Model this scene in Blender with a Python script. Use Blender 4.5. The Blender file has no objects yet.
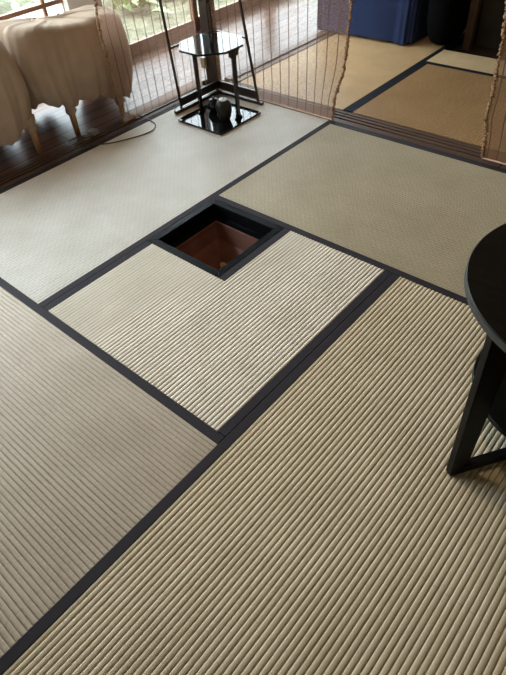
import bpy, bmesh, math, random
from mathutils import Vector, Matrix
random.seed(7)
PI = math.pi
SC = bpy.context.scene
COL = SC.collection
S = .955

# ---------------------------------------------------------------- materials
def nt(name):
    m = bpy.data.materials.new(name); m.use_nodes = True
    t = m.node_tree; t.nodes.clear()
    out = t.nodes.new('ShaderNodeOutputMaterial')
    return m, t, out
def N(t, kind, **kw):
    n = t.nodes.new('ShaderNode' + kind)
    for k, v in kw.items():
        if k in n.inputs: n.inputs[k].default_value = v
        else: setattr(n, k, v)
    return n
def coords(t, scale=(1,1,1), loc=(0,0,0), rot=(0,0,0), src='Object'):
    c = N(t, 'TexCoord'); m = N(t, 'Mapping')
    m.inputs['Scale'].default_value = scale; m.inputs['Location'].default_value = loc; m.inputs['Rotation'].default_value = rot
    t.links.new(c.outputs[src], m.inputs['Vector']); return m.outputs['Vector']
def ramp(t, fac, stops):
    r = N(t, 'ValToRGB'); e = r.color_ramp.elements
    while len(e) < len(stops): e.new(.5)
    for i, (p, c) in enumerate(stops):
        e[i].position = p; e[i].color = (*c, 1) if len(c) == 3 else c
    t.links.new(fac, r.inputs['Fac']); return r.outputs['Color']
def mixc(t, a, b, fac, mode='MULTIPLY'):
    n = N(t, 'MixRGB', blend_type=mode)
    for s, v in (('Color1', a), ('Color2', b), ('Fac', fac)):
        if isinstance(v, (float, int)): n.inputs[s].default_value = v
        elif isinstance(v, tuple): n.inputs[s].default_value = (*v, 1)
        else: t.links.new(v, n.inputs[s])
    return n.outputs['Color']
def simple(name, col, rough=.5, var=.15, scale=(20,20,20), bump=.0, bscale=None, metallic=0, coat=0, sheen=0, spec=.5):
    m, t, out = nt(name)
    b = N(t, 'BsdfPrincipled'); b.inputs['Roughness'].default_value = rough; b.inputs['Metallic'].default_value = metallic
    b.inputs['Coat Weight'].default_value = coat; b.inputs['Sheen Weight'].default_value = sheen; b.inputs['Specular IOR Level'].default_value = spec
    n = N(t, 'TexNoise', Detail=4.0); n.inputs['Scale'].default_value = 1
    t.links.new(coords(t, scale), n.inputs['Vector'])
    lo = tuple(c*(1-var) for c in col); hi = tuple(min(1, c*(1+var)) for c in col)
    t.links.new(ramp(t, n.outputs['Fac'], [(.3, lo), (.7, hi)]), b.inputs['Base Color'])
    if bump:
        n2 = N(t, 'TexNoise', Detail=3.0); n2.inputs['Scale'].default_value = 1
        t.links.new(coords(t, bscale or scale), n2.inputs['Vector'])
        bp = N(t, 'Bump'); bp.inputs['Strength'].default_value = bump; bp.inputs['Distance'].default_value = .002
        t.links.new(n2.outputs['Fac'], bp.inputs['Height']); t.links.new(bp.outputs['Normal'], b.inputs['Normal'])
    t.links.new(b.outputs[0], out.inputs[0]); return m

def rush(name, col, axis, brick=.25, var=.1, spec=.35, cell=.026, mort=.0012):
    """woven rush: fine strands across each rib, small stitched cells, valley shade painted in dark, faint blotches"""
    m, t, out = nt(name)
    b = N(t, 'BsdfPrincipled', Roughness=.42); b.inputs['Specular IOR Level'].default_value = spec
    rot = (0,0,0) if axis == 'x' else (0,0,PI/2)
    n1 = N(t, 'TexNoise', Detail=2.0); n1.inputs['Scale'].default_value = 1
    t.links.new(coords(t, (420, 70, 1) if axis == 'x' else (70, 420, 1)), n1.inputs['Vector'])
    n2 = N(t, 'TexNoise', Detail=5.0); n2.inputs['Scale'].default_value = 1
    t.links.new(coords(t, (5, 5, 1)), n2.inputs['Vector'])
    c = ramp(t, n1.outputs['Fac'], [(.25, tuple(x*(1-1.9*var) for x in col)), (.75, tuple(min(1, x*(1+var)) for x in col))])
    c = mixc(t, c, ramp(t, n2.outputs['Fac'], [(.3, (.86,.85,.82)), (.7, (1,1,1))]), 1.0)
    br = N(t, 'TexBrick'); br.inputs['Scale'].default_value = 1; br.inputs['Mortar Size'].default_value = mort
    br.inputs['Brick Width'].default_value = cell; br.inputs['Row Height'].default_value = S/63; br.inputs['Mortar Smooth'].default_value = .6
    br.inputs['Color1'].default_value = (1,1,1,1); br.inputs['Color2'].default_value = (.9,.89,.87,1); br.inputs['Mortar'].default_value = (.30,.27,.21,1)  # dark mortar: rib-valley shade painted in, along with the stitched joints
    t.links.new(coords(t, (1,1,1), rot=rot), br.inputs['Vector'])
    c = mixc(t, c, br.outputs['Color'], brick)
    t.links.new(c, b.inputs['Base Color'])
    bp = N(t, 'Bump'); bp.inputs['Strength'].default_value = .35; bp.inputs['Distance'].default_value = .0008
    t.links.new(n1.outputs['Fac'], bp.inputs['Height']); t.links.new(bp.outputs['Normal'], b.inputs['Normal'])
    t.links.new(b.outputs[0], out.inputs[0]); return m

def boards(name, c1, c2, width, rough, axis='y', gap=(.01,.008,.006), seed=0., bump=.25, spec=.5):
    m, t, out = nt(name)
    b = N(t, 'BsdfPrincipled', Roughness=rough); b.inputs['Specular IOR Level'].default_value = spec
    rot = (0,0,0) if axis == 'x' else (0,0,PI/2)
    br = N(t, 'TexBrick'); br.inputs['Scale'].default_value = 1; br.inputs['Mortar Size'].default_value = .0035 if width > .2 else .006
    br.inputs['Brick Width'].default_value = 1.9; br.inputs['Row Height'].default_value = width
    br.inputs['Color1'].default_value = (*c1,1); br.inputs['Color2'].default_value = (*c2,1); br.inputs['Mortar'].default_value = (*gap,1)
    t.links.new(coords(t, rot=rot, loc=(seed,seed,0)), br.inputs['Vector'])
    n = N(t, 'TexNoise', Detail=6.0); n.inputs['Scale'].default_value = 1
    t.links.new(coords(t, (3,90,3) if axis == 'x' else (90,3,3)), n.inputs['Vector'])
    c = mixc(t, br.outputs['Color'], ramp(t, n.outputs['Fac'], [(.3,(.55,.52,.5)),(.7,(1,1,1))]), 1.0)
    t.links.new(c, b.inputs['Base Color'])
    bp = N(t, 'Bump'); bp.inputs['Strength'].default_value = bump; bp.inputs['Distance'].default_value = .002
    mx = mixc(t, br.outputs['Fac'], n.outputs['Fac'], .3, 'MIX')
    bp.invert = True
    t.links.new(mx, bp.inputs['Height']); t.links.new(bp.outputs['Normal'], b.inputs['Normal'])
    t.links.new(b.outputs[0], out.inputs[0]); return m

def gauze(name, col, open_, pitch=.06, uoff=0.):
    """sheer hemp blind: see-through weave, dark warp cords every few centimetres (UV in metres)"""
    m, t, out = nt(name)
    uv = N(t, 'TexCoord'); sp = N(t, 'SeparateXYZ'); t.links.new(uv.outputs['UV'], sp.inputs[0])
    def math_(op, a, b=None):
        n = N(t, 'Math', operation=op)
        if isinstance(a, (int, float)): n.inputs[0].default_value = a
        else: t.links.new(a, n.inputs[0])
        if b is not None:
            if isinstance(b, (int, float)): n.inputs[1].default_value = b
            else: t.links.new(b, n.inputs[1])
        return n.outputs[0]
    u = math_('MODULO', math_('ADD', sp.outputs['X'], 10+uoff), pitch)
    cord = math_('LESS_THAN', math_('ABSOLUTE', math_('SUBTRACT', u, pitch/2)), .0032)
    v = math_('MODULO', math_('ADD', sp.outputs['Y'], 10), .0055)
    reed = math_('LESS_THAN', v, .0024)
    hem = math_('LESS_THAN', sp.outputs['Y'], .055)
    n = N(t, 'TexNoise', Detail=4.0); n.inputs['Scale'].default_value = 1
    mp = N(t, 'Mapping'); mp.inputs['Scale'].default_value = (40, 400, 1); t.links.new(uv.outputs['UV'], mp.inputs[0]); t.links.new(mp.outputs[0], n.inputs['Vector'])
    base = math_('ADD', 1-open_-.12, math_('MULTIPLY', reed, .22))
    base = math_('ADD', base, math_('MULTIPLY', math_('SUBTRACT', n.outputs['Fac'], .5), .2))
    base = math_('ADD', base, math_('MULTIPLY', cord, .42))
    base = math_('ADD', base, math_('MULTIPLY', hem, .28))
    cl = N(t, 'Clamp'); t.links.new(base, cl.inputs[0]); cl.inputs['Max'].default_value = .97
    c = mixc(t, col, (.09,.055,.045), math_('MULTIPLY', cord, .75), 'MIX')
    d = N(t, 'BsdfDiffuse'); tl = N(t, 'BsdfTranslucent'); tr = N(t, 'BsdfTransparent')
    t.links.new(c, d.inputs['Color']); t.links.new(c, tl.inputs['Color'])
    m1 = N(t, 'MixShader', Fac=.4); t.links.new(d.outputs[0], m1.inputs[1]); t.links.new(tl.outputs[0], m1.inputs[2])
    m2 = N(t, 'MixShader'); t.links.new(cl.outputs[0], m2.inputs[0]); t.links.new(tr.outputs[0], m2.inputs[1]); t.links.new(m1.outputs[0], m2.inputs[2])
    t.links.new(m2.outputs[0], out.inputs[0]); return m

def glass(name):
    m, t, out = nt(name)
    tr = N(t, 'BsdfTransparent'); tr.inputs[0].default_value = (.93,.95,.94,1)
    gl = N(t, 'BsdfGlossy', Roughness=.02); lw = N(t, 'LayerWeight', Blend=.5); pw = N(t, 'Math', operation='POWER'); pw.inputs[1].default_value = 4.5; t.links.new(lw.outputs['Facing'], pw.inputs[0]); fr = N(t, 'Math', operation='MULTIPLY_ADD'); fr.inputs[1].default_value = .6; fr.inputs[2].default_value = .03; t.links.new(pw.outputs[0], fr.inputs[0])
    mx = N(t, 'MixShader'); t.links.new(fr.outputs[0], mx.inputs[0]); t.links.new(tr.outputs[0], mx.inputs[1]); t.links.new(gl.outputs[0], mx.inputs[2])
    t.links.new(mx.outputs[0], out.inputs[0]); return m

def cloth(name, col, trans=.25, scale=300):
    m, t, out = nt(name)
    n = N(t, 'TexNoise', Detail=4.0); n.inputs['Scale'].default_value = 9
    t.links.new(coords(t), n.inputs['Vector'])
    c = ramp(t, n.outputs['Fac'], [(.3, tuple(x*.85 for x in col)), (.7, col)])
    b = N(t, 'BsdfPrincipled', Roughness=.85); b.inputs['Specular IOR Level'].default_value = .15; tl = N(t, 'BsdfTranslucent'); mx = N(t, 'MixShader', Fac=trans)
    t.links.new(c, b.inputs['Base Color']); t.links.new(c, tl.inputs['Color'])
    w = N(t, 'TexNoise', Detail=1.0); w.inputs['Scale'].default_value = scale; t.links.new(coords(t), w.inputs['Vector'])
    bp = N(t, 'Bump'); bp.inputs['Strength'].default_value = .15; bp.inputs['Distance'].default_value = .001
    t.links.new(w.outputs['Fac'], bp.inputs['Height']); t.links.new(bp.outputs['Normal'], b.inputs['Normal'])
    t.links.new(b.outputs[0], mx.inputs[1]); t.links.new(tl.outputs[0], mx.inputs[2]); t.links.new(mx.outputs[0], out.inputs[0]); return m

RC = (.68, .635, .50)
M = dict(
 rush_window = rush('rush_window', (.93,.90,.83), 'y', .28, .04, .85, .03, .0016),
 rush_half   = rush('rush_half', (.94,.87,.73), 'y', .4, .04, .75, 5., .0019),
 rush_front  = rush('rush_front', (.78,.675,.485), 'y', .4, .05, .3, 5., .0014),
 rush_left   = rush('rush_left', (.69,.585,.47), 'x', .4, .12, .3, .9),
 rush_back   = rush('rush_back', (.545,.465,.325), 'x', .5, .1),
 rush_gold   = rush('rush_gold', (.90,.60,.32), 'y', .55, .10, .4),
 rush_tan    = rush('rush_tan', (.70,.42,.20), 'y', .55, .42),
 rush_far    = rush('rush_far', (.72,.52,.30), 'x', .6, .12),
 edging = simple('edging_cloth', (.030,.025,.031), .7, .2, (600,600,600), .3, spec=.22),
 edging_black = simple('edging_cloth_black', (.010,.011,.016), .75, .2, (600,600,600), .3, spec=.12),
 matbody = simple('mat_straw', (.3,.24,.14), .9),
 lacquer = simple('black_lacquer', (.006,.006,.007), .07, .1),
 lacquer_leg = simple('dark_lacquer_leg', (.012,.009,.009), .22, .2, (10,10,60)),
 hearthlac = simple('hearth_lacquer', (.0035,.004,.005), .3, .2, (30,30,30), spec=.06),
 copper = simple('aged_copper', (.21,.095,.07), .5, .3, (9,9,9), .2, metallic=.3),
 blackwood = simple('black_stained_wood', (.008,.007,.006), .38, .45, (8,60,60), .15, spec=.2),
 blackwood_edge = simple('paler_black_edge', (.05,.05,.048), .45, .3, (30,30,60), .1),
 screenwood = simple('dark_screen_wood', (.03,.018,.013), .32, .3, (8,8,60)),
 post = boards('pillar_wood', (.045,.026,.017), (.05,.03,.02), .4, .4, 'y'),
 sill = boards('sill_wood', (.14,.085,.057), (.11,.066,.046), .4, .5, 'y', bump=.3, spec=.25),
 sillx = boards('sill_wood_cross', (.17,.10,.068), (.13,.078,.054), .4, .5, 'x', bump=.3, spec=.25),
 deck = boards('veranda_boards', (.27,.155,.11), (.13,.068,.048), .105, .3, 'y', bump=.15, spec=.14),
 underfloor = simple('subfloor_boards', (.05,.032,.022), .8),
 doorwood = simple('door_frame_wood', (.24,.105,.055), .45, .3, (60,4,60), .1),
 whitepaint = simple('white_paint', (.85,.85,.87), .5, .03),
 plaster = simple('wall_plaster', (.42,.36,.27), .9, .08, (40,40,40), .2),
 darkplaster = simple('dark_room_plaster', (.035,.028,.022), .9, .2, (10,10,10)),
 ceilw = boards('ceiling_boards', (.22,.14,.085), (.18,.115,.07), .3, .7, 'y'),
 sheet = cloth('dust_sheet', (.52,.39,.285), .14),
 blue = cloth('indigo_cloth', (.019,.031,.085), .04, 220),
 black = simple('black_cloth', (.003,.003,.0035), .95, .3, (20,20,20), .3, spec=.05),
 legwood = simple('pale_leg_wood', (.5,.27,.12), .5, .25, (60,60,5)),
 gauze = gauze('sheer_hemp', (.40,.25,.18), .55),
 gauze_right = gauze('sheer_hemp_dense', (.30,.16,.085), .40, uoff=.02),  # browner, more opaque weave for the right blind
 selvage = simple('ragged_selvage', (.33,.19,.095), .85, .55, (90,90,90), .5),
 tuft = simple('pale_tuft', (.72,.58,.42), .9, .2),
 plastic = simple('grey_plastic', (.33,.33,.34), .45, .1),
 cable = simple('grey_cable', (.07,.066,.06), .4, .1),
 beige = simple('beige_plastic', (.42,.33,.21), .4, .1),
 tan = simple('tan_plug', (.75,.5,.36), .5, .2),
 vase = simple('speckled_stoneware', (.024,.021,.017), .5, .5, (60,60,40), .2, spec=.2),
 lid = simple('pale_lid', (.8,.85,.92), .25, .05),
 jar = simple('black_glaze', (.012,.012,.016), .12, .2),
 glint = simple('copper_glint', (.5,.33,.16), .7, .3),
 grass = simple('garden_grass', (.125,.12,.07), .95, .5, (14,14,14), .8, (120,120,60)),
 leafl = simple('light_green_leaf', (.27,.33,.14), .45, .3, (8,8,8)),
 leafd = simple('green_leaf', (.12,.18,.07), .5, .4, (8,8,8)),
 leafy = simple('bright_green_leaf', (.28,.37,.16), .5, .4, (5,5,5)),
 stone = simple('garden_stone', (.22,.22,.21), .9, .3, (10,10,10), .6),
 soil = simple('soil', (.16,.10,.07), .95, .4, (20,20,20), .5),
 glass = glass('window_glass'),
)

# ---------------------------------------------------------------- geometry helpers
def obj(name, bm, mats, parent=None, smooth=False, loc=None, bevel=0):
    me = bpy.data.meshes.new(name)
    bmesh.ops.recalc_face_normals(bm, faces=bm.faces) if not bm.faces.layers.int.get('keep') else None
    bm.to_mesh(me); bm.free()
    for m in (mats if isinstance(mats, (list, tuple)) else [mats]): me.materials.append(m)
    if smooth:
        for p in me.polygons: p.use_smooth = True
    o = bpy.data.objects.new(name, me); COL.objects.link(o)
    if parent: o.parent = parent
    if loc: o.location = loc
    if bevel:
        b = o.modifiers.new('bevel', 'BEVEL'); b.width = bevel; b.segments = 2; b.limit_method = 'ANGLE'
    return o
def tag(o, label=None, cat=None, group=None, kind=None):
    if label: o['label'] = label
    if cat: o['category'] = cat
    if group: o['group'] = group
    if kind: o['kind'] = kind
    return o
def empty(name, loc, label, cat, group=None, rz=0):
    o = bpy.data.objects.new(name, None); COL.objects.link(o); o.location = loc; o.rotation_euler.z = rz
    o.empty_display_size = .05
    return tag(o, label, cat, group)
def box(bm, x0, x1, y0, y1, z0, z1, mat=None, mi=0):
    vs = [bm.verts.new(Vector(p)) for p in ((x0,y0,z0),(x1,y0,z0),(x1,y1,z0),(x0,y1,z0),(x0,y0,z1),(x1,y0,z1),(x1,y1,z1),(x0,y1,z1))]
    if mat is not None:
        for v in vs: v.co = mat @ v.co
    for f in ((3,2,1,0),(4,5,6,7),(0,1,5,4),(1,2,6,5),(2,3,7,6),(3,0,4,7)):
        bm.faces.new([vs[i] for i in f]).material_index = mi
    return vs
def hexa(bm, pts, mi=0):
    vs = [bm.verts.new(Vector(p)) for p in pts]
    for f in ((3,2,1,0),(4,5,6,7),(0,1,5,4),(1,2,6,5),(2,3,7,6),(3,0,4,7)): bm.faces.new([vs[i] for i in f]).material_index = mi
def prism(bm, poly, z0, z1, mi=0):
    a = [bm.verts.new((x,y,z0)) for x,y in poly]; b = [bm.verts.new((x,y,z1)) for x,y in poly]; n = len(poly)
    bm.faces.new(list(reversed(a))).material_index = mi; bm.faces.new(b).material_index = mi
    for i in range(n): bm.faces.new((a[i],a[(i+1)%n],b[(i+1)%n],b[i])).material_index = mi
def lathe(bm, prof, c=(0,0,0), n=32, mi=0):
    rings = []
    for r, z in prof:
        if r < 1e-6: rings.append([bm.verts.new((c[0],c[1],c[2]+z))])
        else: rings.append([bm.verts.new((c[0]+r*math.cos(2*PI*k/n), c[1]+r*math.sin(2*PI*k/n), c[2]+z)) for k in range(n)])
    for A, B in zip(rings, rings[1:]):
        for k in range(n):
            k2 = (k+1)%n
            if len(A) == 1 and len(B) == 1: continue
            if len(A) == 1: f = bm.faces.new((A[0],B[k],B[k2]))
            elif len(B) == 1: f = bm.faces.new((A[k],B[0],A[k2]))
            else: f = bm.faces.new((A[k],A[k2],B[k2],B[k]))
            f.material_index = mi
def tube(bm, pts, r, n=8, closed_ends=True, mi=0):
    pts = [Vector(p) for p in pts]; rings = []
    rs = r if isinstance(r, (list, tuple)) else [r]*len(pts)
    up = Vector((0,0,1))
    for i, p in enumerate(pts):
        d = (pts[min(i+1,len(pts)-1)] - pts[max(i-1,0)]).normalized()
        a = d.cross(up if abs(d.z) < .95 else Vector((1,0,0))).normalized(); b = d.cross(a).normalized()
        rings.append([bm.verts.new(p + rs[i]*(a*math.cos(2*PI*k/n) + b*math.sin(2*PI*k/n))) for k in range(n)])
    for A, B in zip(rings, rings[1:]):
        for k in range(n): bm.faces.new((A[k],A[(k+1)%n],B[(k+1)%n],B[k])).material_index = mi
    if closed_ends:
        bm.faces.new(list(reversed(rings[0]))); bm.faces.new(rings[-1])
def spline(pts, k=6):
    P = [Vector(p) for p in pts]; P = [2*P[0]-P[1]] + P + [2*P[-1]-P[-2]]; out = []
    for i in range(1, len(P)-2):
        for j in range(k):
            t = j/k; a,b,c,d = P[i-1:i+3]
            out.append(.5*((2*b)+(-a+c)*t+(2*a-5*b+4*c-d)*t*t+(-a+3*b-3*c+d)*t**3))
    out.append(P[-2]); return out
def struct(name, bm, m, **kw):
    return tag(obj(name, bm, m, **kw), kind='structure')

# ---------------------------------------------------------------- camera
cd = bpy.data.cameras.new('camera'); cam = bpy.data.objects.new('camera', cd); COL.objects.link(cam)
cd.sensor_fit = 'VERTICAL'; cd.sensor_height = 24; cd.lens = 537.106/675*24; cd.clip_start = .02
cam.location = (1.7502*S, -.6088*S, 1.3984*S); cam.rotation_euler = (.7774, .0622, .7084)
SC.camera = cam

# ---------------------------------------------------------------- mats
H = .0325      # cloth edging width
RIB = S/63
def ribs(bm, x0, x1, y0, y1, axis, seed=0, length_cuts=1):
    """half-round rush ribs as real relief, running along `axis`"""
    rnd = random.Random(seed)
    a0, a1 = (x0, x1) if axis == 'y' else (y0, y1)      # across
    l0, l1 = (y0, y1) if axis == 'y' else (x0, x1)      # along
    prof = []; k = math.floor(a0/RIB)
    while k*RIB < a1 - 1e-5:
        dz = rnd.uniform(-.0004, .0002)
        for q, h in ((0,-.0052),(.055,-.0022),(.14,-.0009),(.3,-.0002),(.5,0),(.7,-.0002),(.86,-.0009),(.945,-.0022)):
            a = (k+q)*RIB
            if a0-1e-6 <= a <= a1+1e-6: prof.append((a, h+dz*(h > -.002)))
        k += 1
    prof = [(a0,-.002)] + [p for p in prof if p[0] > a0+1e-4 and p[0] < a1-1e-4] + [(a1,-.002)]
    rows = []
    for j in range(length_cuts+1):
        l = l0 + (l1-l0)*j/length_cuts
        rows.append([bm.verts.new((a,l,h) if axis == 'y' else (l,a,h)) for a, h in prof])
    for A, B in zip(rows, rows[1:]):
        for i in range(len(prof)-1):
            f = bm.faces.new((A[i],A[i+1],B[i+1],B[i]) if axis == 'y' else (A[i],B[i],B[i+1],A[i+1])); f.smooth = True
def mat(label, x0, x1, y0, y1, axis, m, edges, rects=None, edge_m='edging', seed=1, group=None, zoff=0):
    """edges: list of (x0,x1,y0,y1) cloth strips; rects: the rush areas when the mat is notched"""
    t = empty('tatami_mat', (0, 0, zoff), label, 'tatami mat', group)
    bm = bmesh.new()
    for r in (rects or [(x0,x1,y0,y1)]): ribs(bm, *r, axis, seed)
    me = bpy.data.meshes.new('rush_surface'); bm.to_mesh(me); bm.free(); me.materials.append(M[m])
    o = bpy.data.objects.new('rush_surface', me); COL.objects.link(o); o.parent = t
    b = bmesh.new()
    for r in (rects or [(x0,x1,y0,y1)]): box(b, r[0]+.0005, r[1]-.0005, r[2]+.0005, r[3]-.0005, -.05, -.0056)
    obj('straw_core', b, M['matbody'], t)
    for e in edges:
        b = bmesh.new(); box(b, *e, -.045, .0008)
        obj('cloth_edging', b, M[edge_m], t, bevel=.0012)
    return t
W = 2*S
XA, XA1 = -.957, 0.0
G = .0008
mat('pale tatami mat by the veranda sill, the one carrying the lacquer tray and the cable', -.9257, -H, 0, W+.035, 'y', 'rush_window',
    [(XA, -.9257, 0, W+.035), (-H, -G, 0, W+.035)], seed=3)
HX0, HX1, HY0 = .0, .427, .533
mat('square half-size tatami mat notched around the sunken hearth', H, S-H, 0, S, 'y', 'rush_half',
    [(G, H, G, HY0), (S-H, S-G, G, S-G), (HX1, HX1+H, HY0-.0, S-G)], rects=[(H, S-H, G, HY0), (HX1+H, S-H, HY0, S-G)], seed=5)
mat('largest foreground tatami mat, lit ribs running up to the right, under the round black table', S+H, W-H, -1.2, S, 'y', 'rush_front',
    [(S+G, S+H, -1.2, S-G), (W-H, W, -1.2, S-G)], seed=8)
mat('beige tatami mat at the lower left, its ribs running down to the right', -.95, S-G, -S, -H, 'x', 'rush_left',
    [(-.95, S-G, -H, -G), (-.95, S-G, -S, -S+H)], rects=[(-.95, S-G, -S+H, -H)], seed=11)
mat('olive tatami mat between the hearth and the adjoining room sill', G, W, S+H, W+.004, 'x', 'rush_back',
    [(0+G, W, S+G, S+H), (0+G, W, W+.004, W+.035)], seed=14)
# adjoining room
Y2 = 2.105
mat('sunlit golden tatami mat in the adjoining room, running under the blue cloth', -.86, -.045, Y2, 3.95, 'y', 'rush_gold',
    [(-.045, -.012, Y2, 3.95)], edge_m='edging_black', seed=21)
mat('worn brown tatami mat just beyond the wooden sill, between the blind edges', .02, 1.9, Y2, 3.02, 'y', 'rush_tan',
    [(-.011, .02, Y2, 3.02), (.02, 1.9, 3.0, 3.02)], edge_m='edging_black', seed=22)
mat('small visible strip of pale tatami mat at the dark far end of the adjoining room', -.011, 1.9, 3.04, 3.3, 'x', 'rush_far',
    [(-.011, 1.9, 3.021, 3.04)], edge_m='edging_black', seed=23)

# ---------------------------------------------------------------- sunken hearth
t = empty('sunken_hearth', (0,0,0), 'square sunken hearth with black lacquered frame and brown copper lining', 'hearth')
def frame_side(p):  # mitred quads outer->inner
    b = bmesh.new()
    (ax,ay),(bx,by),(cx,cy),(dx,dy) = p
    pts = [(ax,ay,-.06),(bx,by,-.06),(cx,cy,-.06),(dx,dy,-.06),(ax,ay,.001),(bx,by,.001),(cx,cy,.001),(dx,dy,.001)]
    hexa(b, pts); return b
x0,x1,y0,y1 = HX0+G, HX1-G, HY0+G, S-G; fw = .034
o4 = [(x0,y0),(x1,y0),(x1,y1),(x0,y1)]; i4 = [(x0+fw,y0+fw),(x1-fw,y0+fw),(x1-fw,y1-fw),(x0+fw,y1-fw)]
for k in range(4):
    obj('frame_bar', frame_side([o4[k], o4[(k+1)%4], i4[(k+1)%4], i4[k]]), M['hearthlac'], t, bevel=.002)
hx, hy = (x0+x1)/2, (y0+y1)/2
def loft_sq(rings, flip=False):
    b = bmesh.new(); R = []
    for a, z in rings: R.append([b.verts.new((hx+sx*a, hy+sy*a, z)) for sx, sy in ((-1,-1),(1,-1),(1,1),(-1,1))])
    for A, B in zip(R, R[1:]):
        for k in range(4): b.faces.new((A[k],A[(k+1)%4],B[(k+1)%4],B[k]))
    b.faces.new(R[-1]); return b
def loft_ring(rings):
    b = loft_sq(rings); b.faces.ensure_lookup_table(); b.faces.remove(b.faces[-1]); return b
obj('pit_wall', loft_ring([(.210,-.0605),(.178,-.0605),(.172,-.064),(.146,-.066),(.146,-.30),(.210,-.30),(.210,-.0605)]), M['hearthlac'], t)
obj('copper_liner', loft_sq([(.145,-.068),(.1445,-.062),(.1365,-.062),(.134,-.085),(.12,-.14),(.03,-.27)]), M['copper'], t)
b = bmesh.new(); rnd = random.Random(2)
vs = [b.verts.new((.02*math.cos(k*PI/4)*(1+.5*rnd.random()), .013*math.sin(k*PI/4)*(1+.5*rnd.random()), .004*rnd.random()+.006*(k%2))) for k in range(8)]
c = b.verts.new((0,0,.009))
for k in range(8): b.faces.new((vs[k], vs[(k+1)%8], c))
o = obj('copper_glint', b, M['glint'], smooth=False); o.location = (.180, .80, -.222); o.rotation_euler = (.6,.6,.9)  # tan piece added to stand for light caught on the copper
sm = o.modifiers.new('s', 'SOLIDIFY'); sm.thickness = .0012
tag(o, 'small tan curled scrap added for light on the copper at the bottom of the hearth', 'leaf')

# ---------------------------------------------------------------- floor, sills, walls
b = bmesh.new()
for r in ((-1.1,0,-2.4,Y2),(HX1+.02,3.2,-2.4,Y2),(0,HX1+.02,-2.4,HY0-.02),(0,HX1+.02,S+.02,Y2),(-1.0,3.2,Y2,5.2)): box(b, *r, -.12, -.052)
struct('floor', b, M['underfloor'])
b = bmesh.new()
# grooved sill along the veranda: (offset from mat, height) profile
def sillprof(w, grooves):
    pr = [(0,-.014),(.012,-.014),(.012,-.004)]
    for g0, g1 in grooves: pr += [(g0,-.004),(g0,-.011),(g1,-.011),(g1,-.004)]
    return pr + [(w,-.004)]
def extr(b, prof, f0, f1, zb=-.05):
    A = [b.verts.new(f0(*p)) for p in prof] ; B = [b.verts.new(f1(*p)) for p in prof]
    for i in range(len(prof)-1): b.faces.new((A[i],A[i+1],B[i+1],B[i]))
pr = sillprof(.150, [(.045,.062),(.078,.092),(.108,.118)])
prc = pr + [(.150,-.06),(0,-.06),(0,-.014)]
extr(b, prc, lambda o,z: (-.958-o,-2.3,z), lambda o,z: (-.958-o,1.944,z))
struct('trim_1', b, M['sill'])
b = bmesh.new()
pr = sillprof(.157, [(.05,.066),(.085,.100),(.118,.130)]) + [(.157,-.06),(0,-.06),(0,-.014)]
extr(b, pr, lambda o,z: (-.93,1.946+o,z), lambda o,z: (3.0,1.946+o,z))
struct('trim_2', b, M['sillx'])
b = bmesh.new()
box(b, -.995, -.862, 2.105, 5.1, -.05, .004); box(b, -.935, -.915, 2.105, 5.1, .004, .012); struct('trim_3', b, M['sill'])
b = bmesh.new(); box(b, -1.97, -1.109, -2.4, 2.1, -.08, -.012); box(b, -1.97, -.996, 2.1, 5.2, -.08, -.012)
tag(obj('veranda_floor', b, M['deck']), kind='structure').name = 'floor_veranda'
# corner pillar and lintels above the blinds
b = bmesh.new(); box(b, -1.0, -.93, 1.948, 2.018, -.012, 2.4); struct('trim_4', b, M['post'], bevel=.004)
b = bmesh.new(); box(b, -1.07, -.96, -2.3, 1.946, 1.78, 1.88); box(b, -1.0+.0, 3.0, 1.948+.0, 2.06, 1.78, 1.88); struct('trim_5', b, M['post'])
b = bmesh.new(); box(b, -1.04, -1.0, -2.3, 1.94, 1.88, 2.4); box(b, -1.04, -.965, -2.3, -1.02, -.05, 1.88); struct('wall_left_and_blocker', b, M['plaster'])  # second box: unseen wall section added to darken the near mats
b = bmesh.new(); box(b, -.93, 3.0, 1.98, 2.03, 1.88, 2.4); struct('wall_back', b, M['plaster'])
b = bmesh.new(); box(b, 3.0, 3.1, -2.4, 5.2, -.05, 2.4); struct('wall_right', b, M['plaster'])
b = bmesh.new(); box(b, -1.97, 3.1, -2.5, -2.4, -.05, 2.4); struct('wall_front', b, M['plaster'])
b = bmesh.new(); box(b, -1.97, 3.1, 5.1, 5.2, -.05, 2.4); struct('wall_far', b, M['darkplaster'])
b = bmesh.new(); box(b, -1.97, 3.1, -2.5, 5.2, 2.4, 2.5); struct('ceiling', b, M['ceilw'])
b = bmesh.new(); box(b, -1.97, -1.88, -2.4, 5.1, 1.86, 2.4); struct('wall_outer', b, M['plaster'])
# dim wall closing the far end of the adjoining room
b = bmesh.new(); box(b, .0, 3.0, 3.62, 3.70, -.05, 2.4); struct('wall_alcove', b, M['darkplaster'])
b = bmesh.new(); box(b, .03, .085, 3.50, 3.555, -.052, 2.4); struct('trim_6', b, simple('dim_pillar_wood', (.10,.06,.035), .6), bevel=.003)

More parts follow.
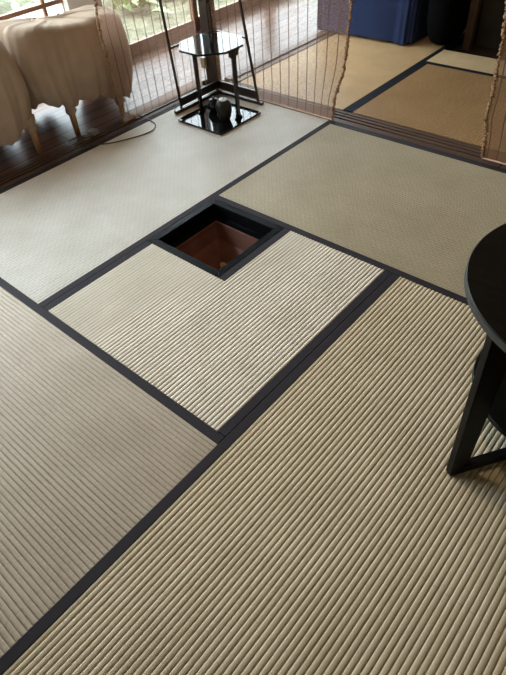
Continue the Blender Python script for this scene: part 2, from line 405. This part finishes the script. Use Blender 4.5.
# ---------------------------------------------------------------- veranda glass doors
def door(n, ya, yb, rails, mull=(), zb=-.012, st=.055, zt=1.86, xo=-1.945):
    t = empty('door_%d' % n, (xo, (ya+yb)/2, zb), None, None); t['kind'] = 'structure'
    cy = (ya+yb)/2; zz = -zb
    b = bmesh.new()
    box(b, 0, .03, ya-cy, ya-cy+st, 0, zt+zz); box(b, 0, .03, yb-cy-st, yb-cy, 0, zt+zz)
    for r0, r1 in rails: box(b, .0005, .0295, ya-cy+st, yb-cy-st, r0+zz, r1+zz)
    for my in mull: box(b, .004, .026, my-cy-.009, my-cy+.009, rails[0][1]+zz, rails[-1][0]+zz)
    obj('frame', b, M['doorwood'], t)
    b = bmesh.new(); box(b, .013, .017, ya-cy+st, yb-cy-st, .02, zt+zz-.03); obj('glass_pane', b, M['glass'], t)
    return t
door(1, -.9, .15, [(-.012,.075),(.43,.455),(1.8,1.86)])
door(2, .15, 1.13, [(-.012,.075),(.43,.455),(1.8,1.86)])
door(3, 1.10, 1.70, [(-.012,.075),(.445,.47),(1.8,1.86)], mull=(1.50,), xo=-1.979)
door(4, 1.86, 2.80, [(-.012,.075),(1.8,1.86)])
door(5, 2.78, 3.75, [(-.012,.075),(1.8,1.86)], xo=-1.979)
door(6, 3.73, 4.7, [(-.012,.075),(1.8,1.86)])
b = bmesh.new(); box(b, -1.95, -1.90, 1.64, 1.86, -.012, 1.86); struct('trim_7', b, M['whitepaint'])

# ---------------------------------------------------------------- hanging sheer blinds
def blind(label, edge_pts, far_pts, m, selv_edges, ripple=.003, seed=0, nz=60, nu=40, vert=(0,1)):
    """surface between two hanging edges (lists of points from the bottom up)"""
    A = spline(edge_pts, 12); B = spline(far_pts, 12)
    def at(P, s):
        i = s*(len(P)-1); j = min(int(i), len(P)-2); return P[j].lerp(P[j+1], i-j)
    base = at(A, 0).copy()
    t = empty('hanging_blind', (base.x, base.y, base.z), label, 'blind')
    b = bmesh.new(); uvl = b.loops.layers.uv.new('UV'); rnd = random.Random(seed); ph = rnd.random()*6
    g = []; uv = {}; xa = sum(at(A, k/20).x for k in range(21))/21
    d = (at(B,0)-at(A,0)); W_ = d.length; nrm = Vector((-d.y, d.x, 0)).normalized()
    for i in range(nz+1):
        s = i/nz; row = []
        da = Vector((at(A,s).x-xa, 0, 0))
        for j in range(nu+1):
            u = j/nu; p = at(A, s).lerp(at(B, s), u); p = p - da*(1-u) + da*max(0, 1-u*W_/.28)**2
            p = p + nrm*(ripple*math.sin(u*W_*23+ph)*math.sin(s*9+1+ph)*(.3+s))
            v = b.verts.new(p - base); row.append(v); uv[v] = (u*W_, p.z)
        g.append(row)
    for i in range(nz):
        for j in range(nu):
            f = b.faces.new((g[i][j],g[i][j+1],g[i+1][j+1],g[i+1][j])); f.smooth = True
            for l in f.loops: l[uvl].uv = uv[l.vert]
    me = bpy.data.meshes.new('sheer_panel'); b.to_mesh(me); b.free(); me.materials.append(m)
    o = bpy.data.objects.new('sheer_panel', me); COL.objects.link(o); o.parent = t
    # ragged bound edges
    for P, amp in [(P_, a_) for P_, a_ in ((A, selv_edges[0]), (B, selv_edges[1])) if a_]:
        b = bmesh.new(); n = 190; pts = []; rs = []
        for i in range(n+1):
            p = at(P, i/n) - base
            pts.append(p + Vector((rnd.uniform(-1,1), rnd.uniform(-1,1), 0))*.0035); rs.append(amp*(rnd.choice((.45,.8,1,1.25))+rnd.uniform(-.2,.2)))
        tube(b, pts, rs, 7); obj('ragged_edge', b, M['selvage'], t)
        for i in rnd.sample(range(10, n-70), 5):
            b = bmesh.new(); p = pts[i]; w = Vector((rnd.uniform(-1,1), rnd.uniform(-1,1), rnd.uniform(-.6,.6)))*.013
            tube(b, [p, p+w*.6, p+w], [.0026,.003,.0018], 5); obj('loose_thread', b, M['tuft'], t)
    # bottom slat
    b = bmesh.new(); a0 = at(A,0)-base; b0 = at(B,0)-base
    pts = [a0.lerp(b0, k/20) + nrm*(ripple*math.sin(k/20*W_*23+ph)*math.sin(1+ph)*.3) + Vector((0,0,.001)) for k in range(21)]
    tube(b, pts, .0042, 8); obj('bottom_slat', b, M['tan'] if selv_edges[2] else M['screenwood'], t)
    return t
blind('sheer brown hanging blind on the veranda side, its ragged edge crossing the sheeted chair',
      [(-1.035,1.262,.002),(-1.03,1.256,.14),(-1.03,1.252,.355),(-1.03,1.245,.53),(-1.03,1.262,.65),(-1.03,1.27,.84),(-1.03,1.27,1.1),(-1.03,1.27,1.42),(-1.03,1.27,1.775)],
      [(-1.035,1.935,.002),(-1.03,1.936,.14),(-1.03,1.936,.355),(-1.03,1.936,.53),(-1.03,1.936,.65),(-1.03,1.936,.84),(-1.03,1.936,1.1),(-1.03,1.936,1.42),(-1.03,1.936,1.775)],
      M['gauze'], (.0075, 0, 1), seed=1)
blind('sheer brown hanging blind between the corner pillar and the opening to the golden mats',
      [(-.015,1.955,.002),(-.012,1.962,.115),(.034,1.966,.281),(.050,1.966,.473),(.058,1.966,.605),(.06,1.966,.84),(.06,1.966,1.1),(.06,1.966,1.42),(.06,1.966,1.775)],
      [(-.905,1.95,.002),(-.903,1.96,.115),(-.905,1.962,.281),(-.905,1.962,.473),(-.902,1.962,.605),(-.90,1.965,.84),(-.90,1.965,1.1),(-.90,1.965,1.42),(-.90,1.965,1.775)],
      M['gauze'], (.0085, .006, 1), seed=5)
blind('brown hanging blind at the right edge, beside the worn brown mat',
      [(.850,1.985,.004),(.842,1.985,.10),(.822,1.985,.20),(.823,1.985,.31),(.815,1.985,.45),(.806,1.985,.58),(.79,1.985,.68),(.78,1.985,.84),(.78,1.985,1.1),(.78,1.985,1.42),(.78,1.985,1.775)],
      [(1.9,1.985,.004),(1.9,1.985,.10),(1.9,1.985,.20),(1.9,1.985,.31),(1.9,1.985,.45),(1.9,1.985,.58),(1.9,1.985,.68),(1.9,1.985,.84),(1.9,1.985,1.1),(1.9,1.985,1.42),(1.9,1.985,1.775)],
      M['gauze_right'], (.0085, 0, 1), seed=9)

# ---------------------------------------------------------------- low corner screen (two open panels)
t = empty('corner_screen', (-.86,1.905,0), 'low dark wooden two-panel corner screen standing behind the lacquer stand', 'screen')
ox, oy = -.86, 1.905
def part(name, bm, m, **kw): return obj(name, bm, m, t, **kw)
def bar(p, q, w, h=None):
    b = bmesh.new(); p = Vector(p)-Vector((ox,oy,0)); q = Vector(q)-Vector((ox,oy,0)); d = (q-p).normalized()
    a = d.cross(Vector((0,0,1))) if abs(d.z) < .7 else Vector((d.y,-d.x,0)) if False else d.cross(Vector((1,0,0)))
    a.normalize(); c = d.cross(a).normalized(); h = h or w; pts = []
    for e in (p, q):
        for s1, s2 in ((-1,-1),(1,-1),(1,1),(-1,1)): pts.append(e + a*s1*w/2 + c*s2*h/2)
    hexa(b, pts); return b
part('post', bar((-.85,1.57,.012),(-.85,1.535,.62),.011), M['screenwood'])
part('post', bar((-.52,1.9,.012),(-.63,1.9,.62),.011), M['screenwood'])
part('corner_post', bar((-.862,1.902,.0),(-.862,1.902,.50),.014), M['screenwood'])
part('top_rail', bar((-.85,1.548,.36),(-.85,1.90,.36),.010), M['screenwood'])
part('top_rail', bar((-.585,1.9,.36),(-.862,1.9,.36),.010), M['screenwood'])
b = bmesh.new(); box(b, -.857-ox, -.845-ox, 1.565-oy, 1.895-oy, .034, .078); part('panel_board', b, M['screenwood'])
b = bmesh.new(); box(b, -.855-ox, -.53-ox, 1.895-oy, 1.907-oy, .030, .078); part('panel_board', b, M['screenwood'])
b = bmesh.new(); box(b, -.862-ox, -.838-ox, 1.515-oy, 1.895-oy, .001, .020); part('foot_rail', b, M['screenwood'], bevel=.003)
b = bmesh.new(); box(b, -.86-ox, -.485-ox, 1.889-oy, 1.911-oy, .001, .018); part('foot_rail', b, M['screenwood'], bevel=.003)

# ---------------------------------------------------------------- octagonal lacquer stand
cx, cy = -.592, 1.627
t = empty('tea_utensil_stand', (cx,cy,0), 'black lacquer stand with octagonal top and square tray base by the corner pillar', 'lacquer stand')
b = bmesh.new(); box(b, -.176,.176,-.172,.172,.001,.009); 
obj('base_board', b, M['lacquer'], t, bevel=.002)
b = bmesh.new()
for r in ((-.176,.176,-.172,-.167),(-.176,.176,.167,.172),(-.176,-.171,-.167,.167),(.171,.176,-.167,.167)): box(b, *r, .009, .0135)
obj('base_rim', b, M['lacquer'], t)
R8 = .172/math.cos(PI/8)
oc = [(R8*math.cos(PI/8+k*PI/4), R8*math.sin(PI/8+k*PI/4)) for k in range(8)]
tt = empty('x', (0,0,0), None, None); bpy.data.objects.remove(tt)
b = bmesh.new(); prism(b, [(x-.016,y+.012) for x,y in oc], .389, .400); obj('octagonal_top', b, M['lacquer'], t, bevel=.002)
def leg2(x, y, ang):
    b = bmesh.new(); m = Matrix.Translation((x-cx, y-cy, 0)) @ Matrix.Rotation(ang,4,'Z')
    box(b, -.011,.011,-.008,.008,.009,.389, m); l = obj('leg', b, M['lacquer_leg'], t, bevel=.002)
    # cusped bracket under the top and small spread foot
    b = bmesh.new()
    prof = [(-.046,.388),(.046,.388),(.044,.372),(.034,.364),(.036,.352),(.027,.343),(.018,.347),(.013,.328),(-.013,.328),(-.018,.347),(-.027,.343),(-.036,.352),(-.034,.364),(-.044,.372)]
    F = [b.verts.new(m @ Vector((px,-.005,pz))) for px,pz in prof]; K = [b.verts.new(m @ Vector((px,.005,pz))) for px,pz in prof]
    b.faces.new(F); b.faces.new(list(reversed(K)))
    for i in range(len(F)): b.faces.new((F[i],K[i],K[(i+1)%len(F)],F[(i+1)%len(F)]))
    obj('bracket', b, M['lacquer_leg'], l)
    b = bmesh.new()
    prof = [(-.028,.0095),(.028,.0095),(.027,.017),(.019,.022),(.012,.036),(-.012,.036),(-.019,.022),(-.027,.017)]
    F = [b.verts.new(m @ Vector((px,-.005,pz))) for px,pz in prof]; K = [b.verts.new(m @ Vector((px,.005,pz))) for px,pz in prof]
    b.faces.new(F); b.faces.new(list(reversed(K)))
    for i in range(len(F)): b.faces.new((F[i],K[i],K[(i+1)%len(F)],F[(i+1)%len(F)]))
    obj('foot', b, M['lacquer_leg'], l)
leg2(-.722,1.612,PI/2); leg2(-.474,1.668,PI/2)

# vessels on its base
t = empty('ceramic_vase', (-.530,1.61,.0095), 'grey-brown speckled ceramic jar with a pale lid on the lacquer base', 'jar')
b = bmesh.new(); lathe(b, [(0,0),(.027,0),(.031,.004),(.041,.035),(.046,.068),(.044,.090),(.034,.104),(.022,.109),(.022,.113),(0,.113)], n=40); obj('body', b, M['vase'], t, smooth=True)
b = bmesh.new(); lathe(b, [(0,.1132),(.023,.1132),(.0235,.118),(.015,.121),(.004,.122),(.004,.127),(0,.128)], n=32); obj('lid', b, M['lid'], t, smooth=True)
t = empty('black_jar', (-.672,1.672,.0095), 'small glossy black pot behind the grey jar on the lacquer base', 'pot')
b = bmesh.new(); lathe(b, [(0,0),(.024,0),(.036,.012),(.041,.032),(.037,.05),(.026,.058),(.026,.062),(0,.062)], n=40); obj('body', b, M['jar'], t, smooth=True)
b = bmesh.new(); lathe(b, [(0,.0622),(.028,.0622),(.027,.067),(.012,.071),(.005,.073),(.006,.080),(0,.083)], n=32); obj('lid', b, M['jar'], t, smooth=True)
b = bmesh.new(); tube(b, spline([(.036,0,.045),(.05,0,.05),(.056,0,.04),(.05,0,.025),(.039,0,.022)],5), .004, 8); obj('handle', b, M['jar'], t, smooth=True)

# outlet box on the corner pillar
t = empty('outlet_box', (-.998,1.947,.145), 'beige electrical outlet box fixed low on the corner pillar', 'outlet box')
b = bmesh.new(); box(b, -.017,.017,-.022,0,-.03,.035); obj('housing', b, M['beige'], t, bevel=.003)
b = bmesh.new(); tube(b, spline([(0,-.012,-.03),(.003,-.014,-.07),(-.002,-.01,-.11),(0,-.008,-.156)],6), .003, 6); obj('cable', b, M['beige'], t, smooth=True)

# ---------------------------------------------------------------- cable and plug
pts = [(-1.03,1.372,.004),(-.98,1.385,.005),(-.946,1.374,.004),(-.86,1.355,.0035),(-.815,1.315,.0035),(-.80,1.262,.0035),(-.82,1.177,.0035),(-.882,1.045,.0035),(-.973,.95,.0035),(-1.01,.897,.0035),(-1.07,.885,.0035),(-1.127,.92,-.006),(-1.135,.975,-.006),(-1.105,1.02,.0),(-1.082,1.035,.004)]
t = empty('power_cable', (-.9,1.1,0), 'thin grey cable looping from the sill over the pale mat to a small grey plug', 'cable')
mv = lambda p: (p[0]+.9, p[1]-1.1, p[2])
b = bmesh.new(); tube(b, [mv(p) for p in spline(pts,8)], .0034, 8); obj('cord', b, M['cable'], t, smooth=True)
b = bmesh.new(); m_ = Matrix.Translation(mv((-1.068,1.062,.012))) @ Matrix.Rotation(.35,4,'Z'); box(b, -.024,.024,-.026,.026,-.014,.014, m_); obj('plug', b, M['plastic'], t, bevel=.006)
b = bmesh.new(); tube(b, [mv(p) for p in spline([(-1.045,1.045,.008),(-1.03,1.01,.004),(-1.025,.975,.001),(-1.02,.945,.0005)],5)], .0034, 8); obj('cord_stub', b, M['cable'], t, smooth=True)
b = bmesh.new(); m_ = Matrix.Translation(mv((-1.052,1.345,.010))) @ Matrix.Rotation(.5,4,'Z'); box(b, -.026,.026,-.013,.013,-.012,.008, m_); obj('connector', b, M['tan'], t, bevel=.005)

# ---------------------------------------------------------------- chairs under dust sheets
def covered(label, x0, x1, y0, y1, top, hem, legs, seed, narrow=0., rr_=.09, split=0):
    """loose sheet: rounded-box body with hanging folds, hem height varies round the chair"""
    ccx, ccy = (x0+x1)/2, (y0+y1)/2; HX, HY = (x1-x0)/2, (y1-y0)/2
    t = empty('covered_armchair', (ccx, ccy, -.012), label, 'armchair', None)
    rnd = random.Random(seed); n = 260; P = 4*(HX+HY)
    F = [(max(3, round(P/wl)), rnd.random()*6.28, a) for wl, a in ((.42,1.),(.23,.9),(.15,.8),(.105,.6),(.071,.35),(.052,.2))]
    def perim(hx, hy, r, u):
        r = max(min(r, hx, hy), 1e-4); sx, sy = hx-r, hy-r; seg = [2*sy, PI*r/2, 2*sx, PI*r/2]*2; L = sum(seg); d = (u*L) % L
        st = [((hx,-sy),(0,1),(1,0)), None, ((sx,hy),(-1,0),(0,1)), None, ((-hx,sy),(0,-1),(-1,0)), None, ((-sx,-hy),(1,0),(0,-1)), None]
        cen = [(sx,sy),(-sx,sy),(-sx,-sy),(sx,-sy)]
        for k in range(8):
            if d <= seg[k] or k == 7:
                if k % 2 == 0:
                    p, q, nn = st[k]; return p[0]+q[0]*d, p[1]+q[1]*d, nn[0], nn[1]
                a = (k//2)*PI/2 + d/r; c = cen[k//2]; return c[0]+r*math.cos(a), c[1]+r*math.sin(a), math.cos(a), math.sin(a)
            d -= seg[k]
    b = bmesh.new(); rows = []; K1, K2 = 34, 16; R_ = .055
    for i in range(K1+K2+1):
        row = []
        for j in range(n):
            u = j/n
            if i <= K1: q = i/K1; ins = .028*(1-q)**2 - .014*math.sin(q*PI) + .012*q*q
            else: q = 1; ins = .012 + (min(HX,HY)-.014)*((i-K1)/K2)**1.5
            x, y, nx, ny = perim(HX-ins, HY-ins, rr_, u)
            Yn = (y)/HY; X_ = x
            T = top(ccx+x, ccy+y); h0 = hem(ccx+x, ccy+y)
            fold = sum(a*math.sin(6.2832*f*u+p+.8*q*math.sin(6.2832*2*u+p)) for f, p, a in F)/2.2
            amp = (.017*(1-q)**.8 + .0035) if i <= K1 else .0035*(1-(i-K1)/K2)
            if i <= K1:
                z = h0 + (T-R_-h0)*q
                if q < .12: z += (1-q/.12)*(.010*math.sin(6.2832*F[2][0]*u)+.003*math.sin(6.2832*F[4][0]*u)+.002*math.sin(6.2832*F[5][0]*u))
            else:
                d = ins-.012; z = T-R_ + (math.sqrt(max(0,R_*R_-(R_-d)**2)) if d < R_ else R_)
            z += .005*fold*q
            yy = y*(1-narrow*q)
            row.append(b.verts.new((x+nx*fold*amp, yy+ny*fold*amp, z+.012)))
        rows.append(row)
    for A, B in zip(rows, rows[1:]):
        for j in range(n): b.faces.new((A[j],A[(j+1)%n],B[(j+1)%n],B[j]))
    b.faces.new(rows[-1])
    o = obj('dust_sheet', b, M['sheet'], t, smooth=True)
    sm = o.modifiers.new('s', 'SOLIDIFY'); sm.thickness = .002
    for lx, ly in legs:
        zh = hem(lx, ly)
        b = bmesh.new(); tube(b, [(lx-ccx, ly-ccy, 0), (lx-ccx, ly-ccy, zh+.06)], [.016,.021], 14); l = obj('leg', b, M['legwood'], t, smooth=True)
        if lx > ccx:
            b = bmesh.new(); m = 28; R = []
            for i,(r,z) in enumerate(((.036,zh+.035),(.036,zh+.01),(.029,zh-.008),(.024,zh-.02),(.031,zh-.035),(.027,zh-.048),(.022,zh-.052))):
                R.append([b.verts.new((lx-ccx+(r+.003*math.sin(9*a*6.283/m+i))*math.cos(a*6.283/m), ly-ccy+(r+.003*math.sin(9*a*6.283/m+i))*math.sin(a*6.283/m), z+.012+.006*math.sin(a*6.283/m*2))) for a in range(m)])
            for A, B in zip(R, R[1:]):
                for a in range(m): b.faces.new((A[a],A[(a+1)%m],B[(a+1)%m],B[a]))
            obj('tied_cloth', b, M['sheet'], l, smooth=True)
    return t
def sstep(a, b, x): q = min(1, max(0, (x-a)/(b-a))); return q*q*(3-2*q)
covered('armchair under a beige dust sheet, crossed by the ragged edge of the blind', -1.68, -1.12, .83, 1.53,
        lambda x,y: .58-.05*sstep(.88,1.25,y)-.16*sstep(-1.40,-1.68,x),
        lambda x,y: .15+.07*sstep(1.1,.83,y)*sstep(-1.4,-1.12,x)-.08*sstep(1.15,1.5,y)-.12*sstep(-1.4,-1.6,x)+(.17*math.exp(-((y-1.30)/.10)**2) if x < -1.5 else 0),
        [(-1.165,1.02),(-1.18,1.37),(-1.58,.92),(-1.58,1.42)], 4)
covered('armchair under a beige dust sheet, cut off by the left edge of the photo', -1.70, -1.10, .14, .815,
        lambda x,y: .69-.09*sstep(.66,.83,y)-.25*sstep(-1.36,-1.7,x), lambda x,y: .115+.05*sstep(.6,.8,y)-.10*sstep(-1.4,-1.6,x),
        [(-1.165,.757),(-1.165,.25),(-1.58,.25),(-1.58,.72)], 9, narrow=.10)

# ---------------------------------------------------------------- adjoining room furniture
t = empty('cloth_covered_table', (-.655,3.55,0), 'low table draped to the floor with a deep blue cloth, on the golden mat', 'table')
b = bmesh.new(); box(b, -.42,.40,-.30,.30,.60,.63); obj('tabletop', b, M['blackwood'], t)
for sx in (-.38,.36):
    for sy in (-.26,.26): b = bmesh.new(); box(b, sx-.02,sx+.02,sy-.02,sy+.02,0,.60); obj('leg', b, M['blackwood'], t)
b = bmesh.new(); n = 160
def rr(th, a, bb, e=.2):
    c, s = math.cos(th), math.sin(th); return (a*math.copysign(abs(c)**e, c), bb*math.copysign(abs(s)**e, s))
rows = []
for i in range(17):
    s = i/16; row = []
    for j in range(n):
        th = 2*PI*j/n
        if s < .75:
            q = s/.75; z = .012+(.62)*q; x, y = rr(th, .415+.015*q, .335-.012*q)
            f = (.006*math.sin(11*th+1)+.004*math.sin(23*th))*(1-q); x += f*math.cos(th); y += f*math.sin(th)
            z += (1-q)*.008*math.sin(7*th)
        else:
            q = (s-.75)/.25; z = .634+.0*q; x, y = rr(th, .43*(1-q*.98), .323*(1-q*.98))
        row.append(b.verts.new((x,y,z)))
    rows.append(row)
for A, B in zip(rows, rows[1:]):
    for j in range(n): b.faces.new((A[j],A[(j+1)%n],B[(j+1)%n],B[j]))
b.faces.new(rows[-1]); obj('blue_tablecloth', b, M['blue'], t, smooth=True)
# dark cushion-like bundle beside it
b = bmesh.new()
rows = []
for i in range(15):
    a = -PI/2 + PI*i/14; row = []
    for j in range(40):
        th = 2*PI*j/40; x, y = rr(th, .105*max(.35,math.cos(a)**.45 if math.cos(a)>0 else 0), .22*max(.35,math.cos(a)**.45 if math.cos(a)>0 else 0), .6)
        row.append(b.verts.new((x+.006*math.sin(5*th), y, .26+.26*math.sin(a))))
    rows.append(row)
for A, B in zip(rows, rows[1:]):
    for j in range(40): b.faces.new((A[j],A[(j+1)%40],B[(j+1)%40],B[j]))
b.faces.new(rows[-1]); b.faces.new(list(reversed(rows[0])))
o = obj('cloth_bundle', b, M['black'], smooth=True); o.location = (-.085,3.46,.0); tag(o, 'black rounded bundle standing against the right side of the blue-draped table', 'bag')

# ---------------------------------------------------------------- round black side table
TX, TY, TR, TZ = 1.67, .622, .338, .50
t = empty('round_side_table', (TX,TY,0), 'round black wooden side table with a lower shelf at the right edge', 'side table')
b = bmesh.new(); lathe(b, [(0,TZ-.026),(TR-.006,TZ-.026),(TR,TZ-.022),(TR,TZ-.003),(TR-.003,TZ),(0,TZ)], n=128)
for f in b.faces:
    if abs(f.calc_center_median().z-(TZ-.012)) < .006 and math.hypot(*f.calc_center_median()[:2]) > TR-.004: f.material_index = 1  # rim band takes a paler black than the top
o = obj('tabletop', b, [M['blackwood'], M['blackwood_edge']], t, smooth=True)
es = o.modifiers.new('e', 'EDGE_SPLIT'); es.split_angle = math.radians(40)
b = bmesh.new(); lathe(b, [(0,.135),(.244,.135),(.247,.138),(.247,.150),(.245,.152),(0,.152)], n=96)
o = obj('lower_shelf', b, M['blackwood'], t, smooth=True); es = o.modifiers.new('e', 'EDGE_SPLIT'); es.split_angle = math.radians(40)
# leg frame: foot, lean and floor bar; d = direction of the bar, w = its normal
for k, ang in enumerate((0, 2*PI/3+.35, 4*PI/3+.25)):
    m = Matrix.Rotation(ang,4,'Z')
    F = Vector((1.524-TX, .285-TY, 0)); d = Vector((.56,.83,0)).normalized(); w = Vector((-.83,.56,0)).normalized()
    T = Vector((1.494-TX, .352-TY, TZ-.026))
    b = bmesh.new()
    n0 = w*-.022 if False else Vector((0,0,0))
    th = -w*.024      # thickness toward the viewer's right
    pts = [F, F+d*.046, F+d*.046+(w*.022), F+w*.022, T, T+d*.075, T+d*.075+w*.022, T+w*.022]
    pts = [m @ (p + th*0 + (-w*.022 if False else Vector((.02,-.014,0)) * 0)) for p in pts]
    hexa(b, pts)
    b.faces.ensure_lookup_table()
    for f in b.faces:
        c = f.calc_center_median()
    o = obj('leg', b, M['blackwood'], t, bevel=.0015)
    b = bmesh.new(); q = .33
    pts = [F+d*.04, F+d*q, F+d*q+w*.022, F+d*.04+w*.022]
    pts = pts + [p+Vector((0,0,.030)) for p in pts]
    hexa(b, [m @ p for p in pts]); obj('floor_bar', b, M['blackwood'], t, bevel=.0015)

# ---------------------------------------------------------------- garden
b = bmesh.new(); n = 60
V = [[b.verts.new((-9.5+7.45*i/n, -4+14*j/n, -.40+.008*math.sin(i*1.7+j)*math.cos(j*1.3)+.006*random.random())) for j in range(n+1)] for i in range(n+1)]
for i in range(n):
    for j in range(n): b.faces.new((V[i][j],V[i+1][j],V[i+1][j+1],V[i][j+1]))
tag(obj('lawn', b, M['grass'], smooth=True), 'mossy green garden ground beyond the veranda doors', 'lawn', kind='stuff')
def leaf(b, base, az, el, L, w):
    d = Vector((math.cos(az)*math.cos(el), math.sin(az)*math.cos(el), math.sin(el))); sd = Vector((-math.sin(az), math.cos(az), 0))
    ps = []
    for i in range(6):
        s = i/5; c = base + d*L*s + Vector((0,0,-.45*L*s*s)); ww = w*math.sin(PI*(s**.75))
        c.z = max(c.z, .02); ps.append((b.verts.new(c+sd*ww/2+Vector((0,0,ww*.2))), b.verts.new(c), b.verts.new(c-sd*ww/2+Vector((0,0,ww*.2)))))
    for A, B in zip(ps, ps[1:]):
        b.faces.new((A[0],A[1],B[1],B[0])); b.faces.new((A[1],A[2],B[2],B[1]))
def plant(name, x, y, label, cat, m, nl, L, w, seed, spread=.12, tall=0, group=None):
    rnd = random.Random(seed); b = bmesh.new()
    for k in range(nl):
        az = rnd.random()*6.283; p = Vector((rnd.gauss(0,spread), rnd.gauss(0,spread), rnd.random()*tall))
        leaf(b, p, az, rnd.uniform(.35,1.2), L*rnd.uniform(.7,1.2), w*rnd.uniform(.7,1.2))
    o = obj(name, b, m, smooth=True); o.location = (x,y,-.36); return tag(o, label, cat, group)
plant('broadleaf_plant', -4.35, 4.15, 'broad pale green leafy clump in the garden, nearest above the covered chair', 'plant', M['leafl'], 60, .42, .15, 1, .25)
plant('broadleaf_plant', -4.55, 5.4, 'broad pale green leafy clump in the garden, just left of the thin screen post', 'plant', M['leafl'], 60, .42, .15, 2, .25)
plant('garden_shrub', -5.75, 3.0, 'bright green shrub at the top left corner beyond the chair', 'shrub', M['leafy'], 260, .22, .09, 3, .42, .5)
plant('garden_shrub', -7.3, 4.6, 'green shrub behind the grey garden stone', 'shrub', M['leafd'], 260, .22, .09, 4, .4, .5)
plant('garden_shrub', -6.9, 7.6, 'dark green shrub beyond the pale leafy clumps', 'shrub', M['leafd'], 300, .22, .09, 5, .5, .6)
b = bmesh.new(); bmesh.ops.create_icosphere(b, subdivisions=3, radius=1)
for v in b.verts: v.co = Vector((v.co.x*.5, v.co.y*.34, v.co.z*.12)) * (1+.08*math.sin(v.co.x*9+v.co.y*7))
o = obj('garden_stone', b, M['stone'], smooth=True); o.location = (-4.75,3.05,-.33); tag(o, 'flat grey garden stone beyond the wooden window rail', 'stone')

# ---------------------------------------------------------------- light
w = bpy.data.worlds.new('world'); SC.world = w; w.use_nodes = True
t = w.node_tree; t.nodes.clear(); out = t.nodes.new('ShaderNodeOutputWorld'); bg = t.nodes.new('ShaderNodeBackground')
tc = t.nodes.new('ShaderNodeTexCoord'); sp = t.nodes.new('ShaderNodeSeparateXYZ'); t.links.new(tc.outputs['Generated'], sp.inputs[0])
r = t.nodes.new('ShaderNodeValToRGB'); r.color_ramp.elements[0].position = .48; r.color_ramp.elements[0].color = (.10,.14,.08,1)
r.color_ramp.elements[1].position = .56; r.color_ramp.elements[1].color = (.82,.92,1,1)
mr = t.nodes.new('ShaderNodeMapRange'); mr.inputs['From Min'].default_value = -1; t.links.new(sp.outputs['Z'], mr.inputs['Value'])
t.links.new(mr.outputs['Result'], r.inputs['Fac']); t.links.new(r.outputs['Color'], bg.inputs['Color']); bg.inputs['Strength'].default_value = 9.8
t.links.new(bg.outputs[0], out.inputs[0])
def area(name, loc, rot, sx, sy, energy, col, portal=False):
    l = bpy.data.lights.new(name, 'AREA'); l.shape = 'RECTANGLE'; l.size = sx; l.size_y = sy; l.energy = energy; l.color = col
    if portal: l.cycles.is_portal = True
    o = bpy.data.objects.new(name, l); COL.objects.link(o); o.location = loc; o.rotation_euler = rot; return o
area('window_portal', (-2.02, 1.35, .93), (0, -PI/2, 0), 1.9, 7.4, 1, (1,1,1), True)
# warm ceiling lamp of the tea room
l = bpy.data.lights.new('ceiling_lamp', 'POINT'); l.energy = 20; l.color = (1,.78,.52); l.shadow_soft_size = .06
o = bpy.data.objects.new('ceiling_lamp', l); COL.objects.link(o); o.location = (.5,.65,2.15)

vs = SC.view_settings; SC.display_settings.display_device = 'sRGB'
vs.view_transform = 'Standard'; vs.look = 'None'; vs.gamma = 1; vs.use_curve_mapping = False; vs.exposure = .42
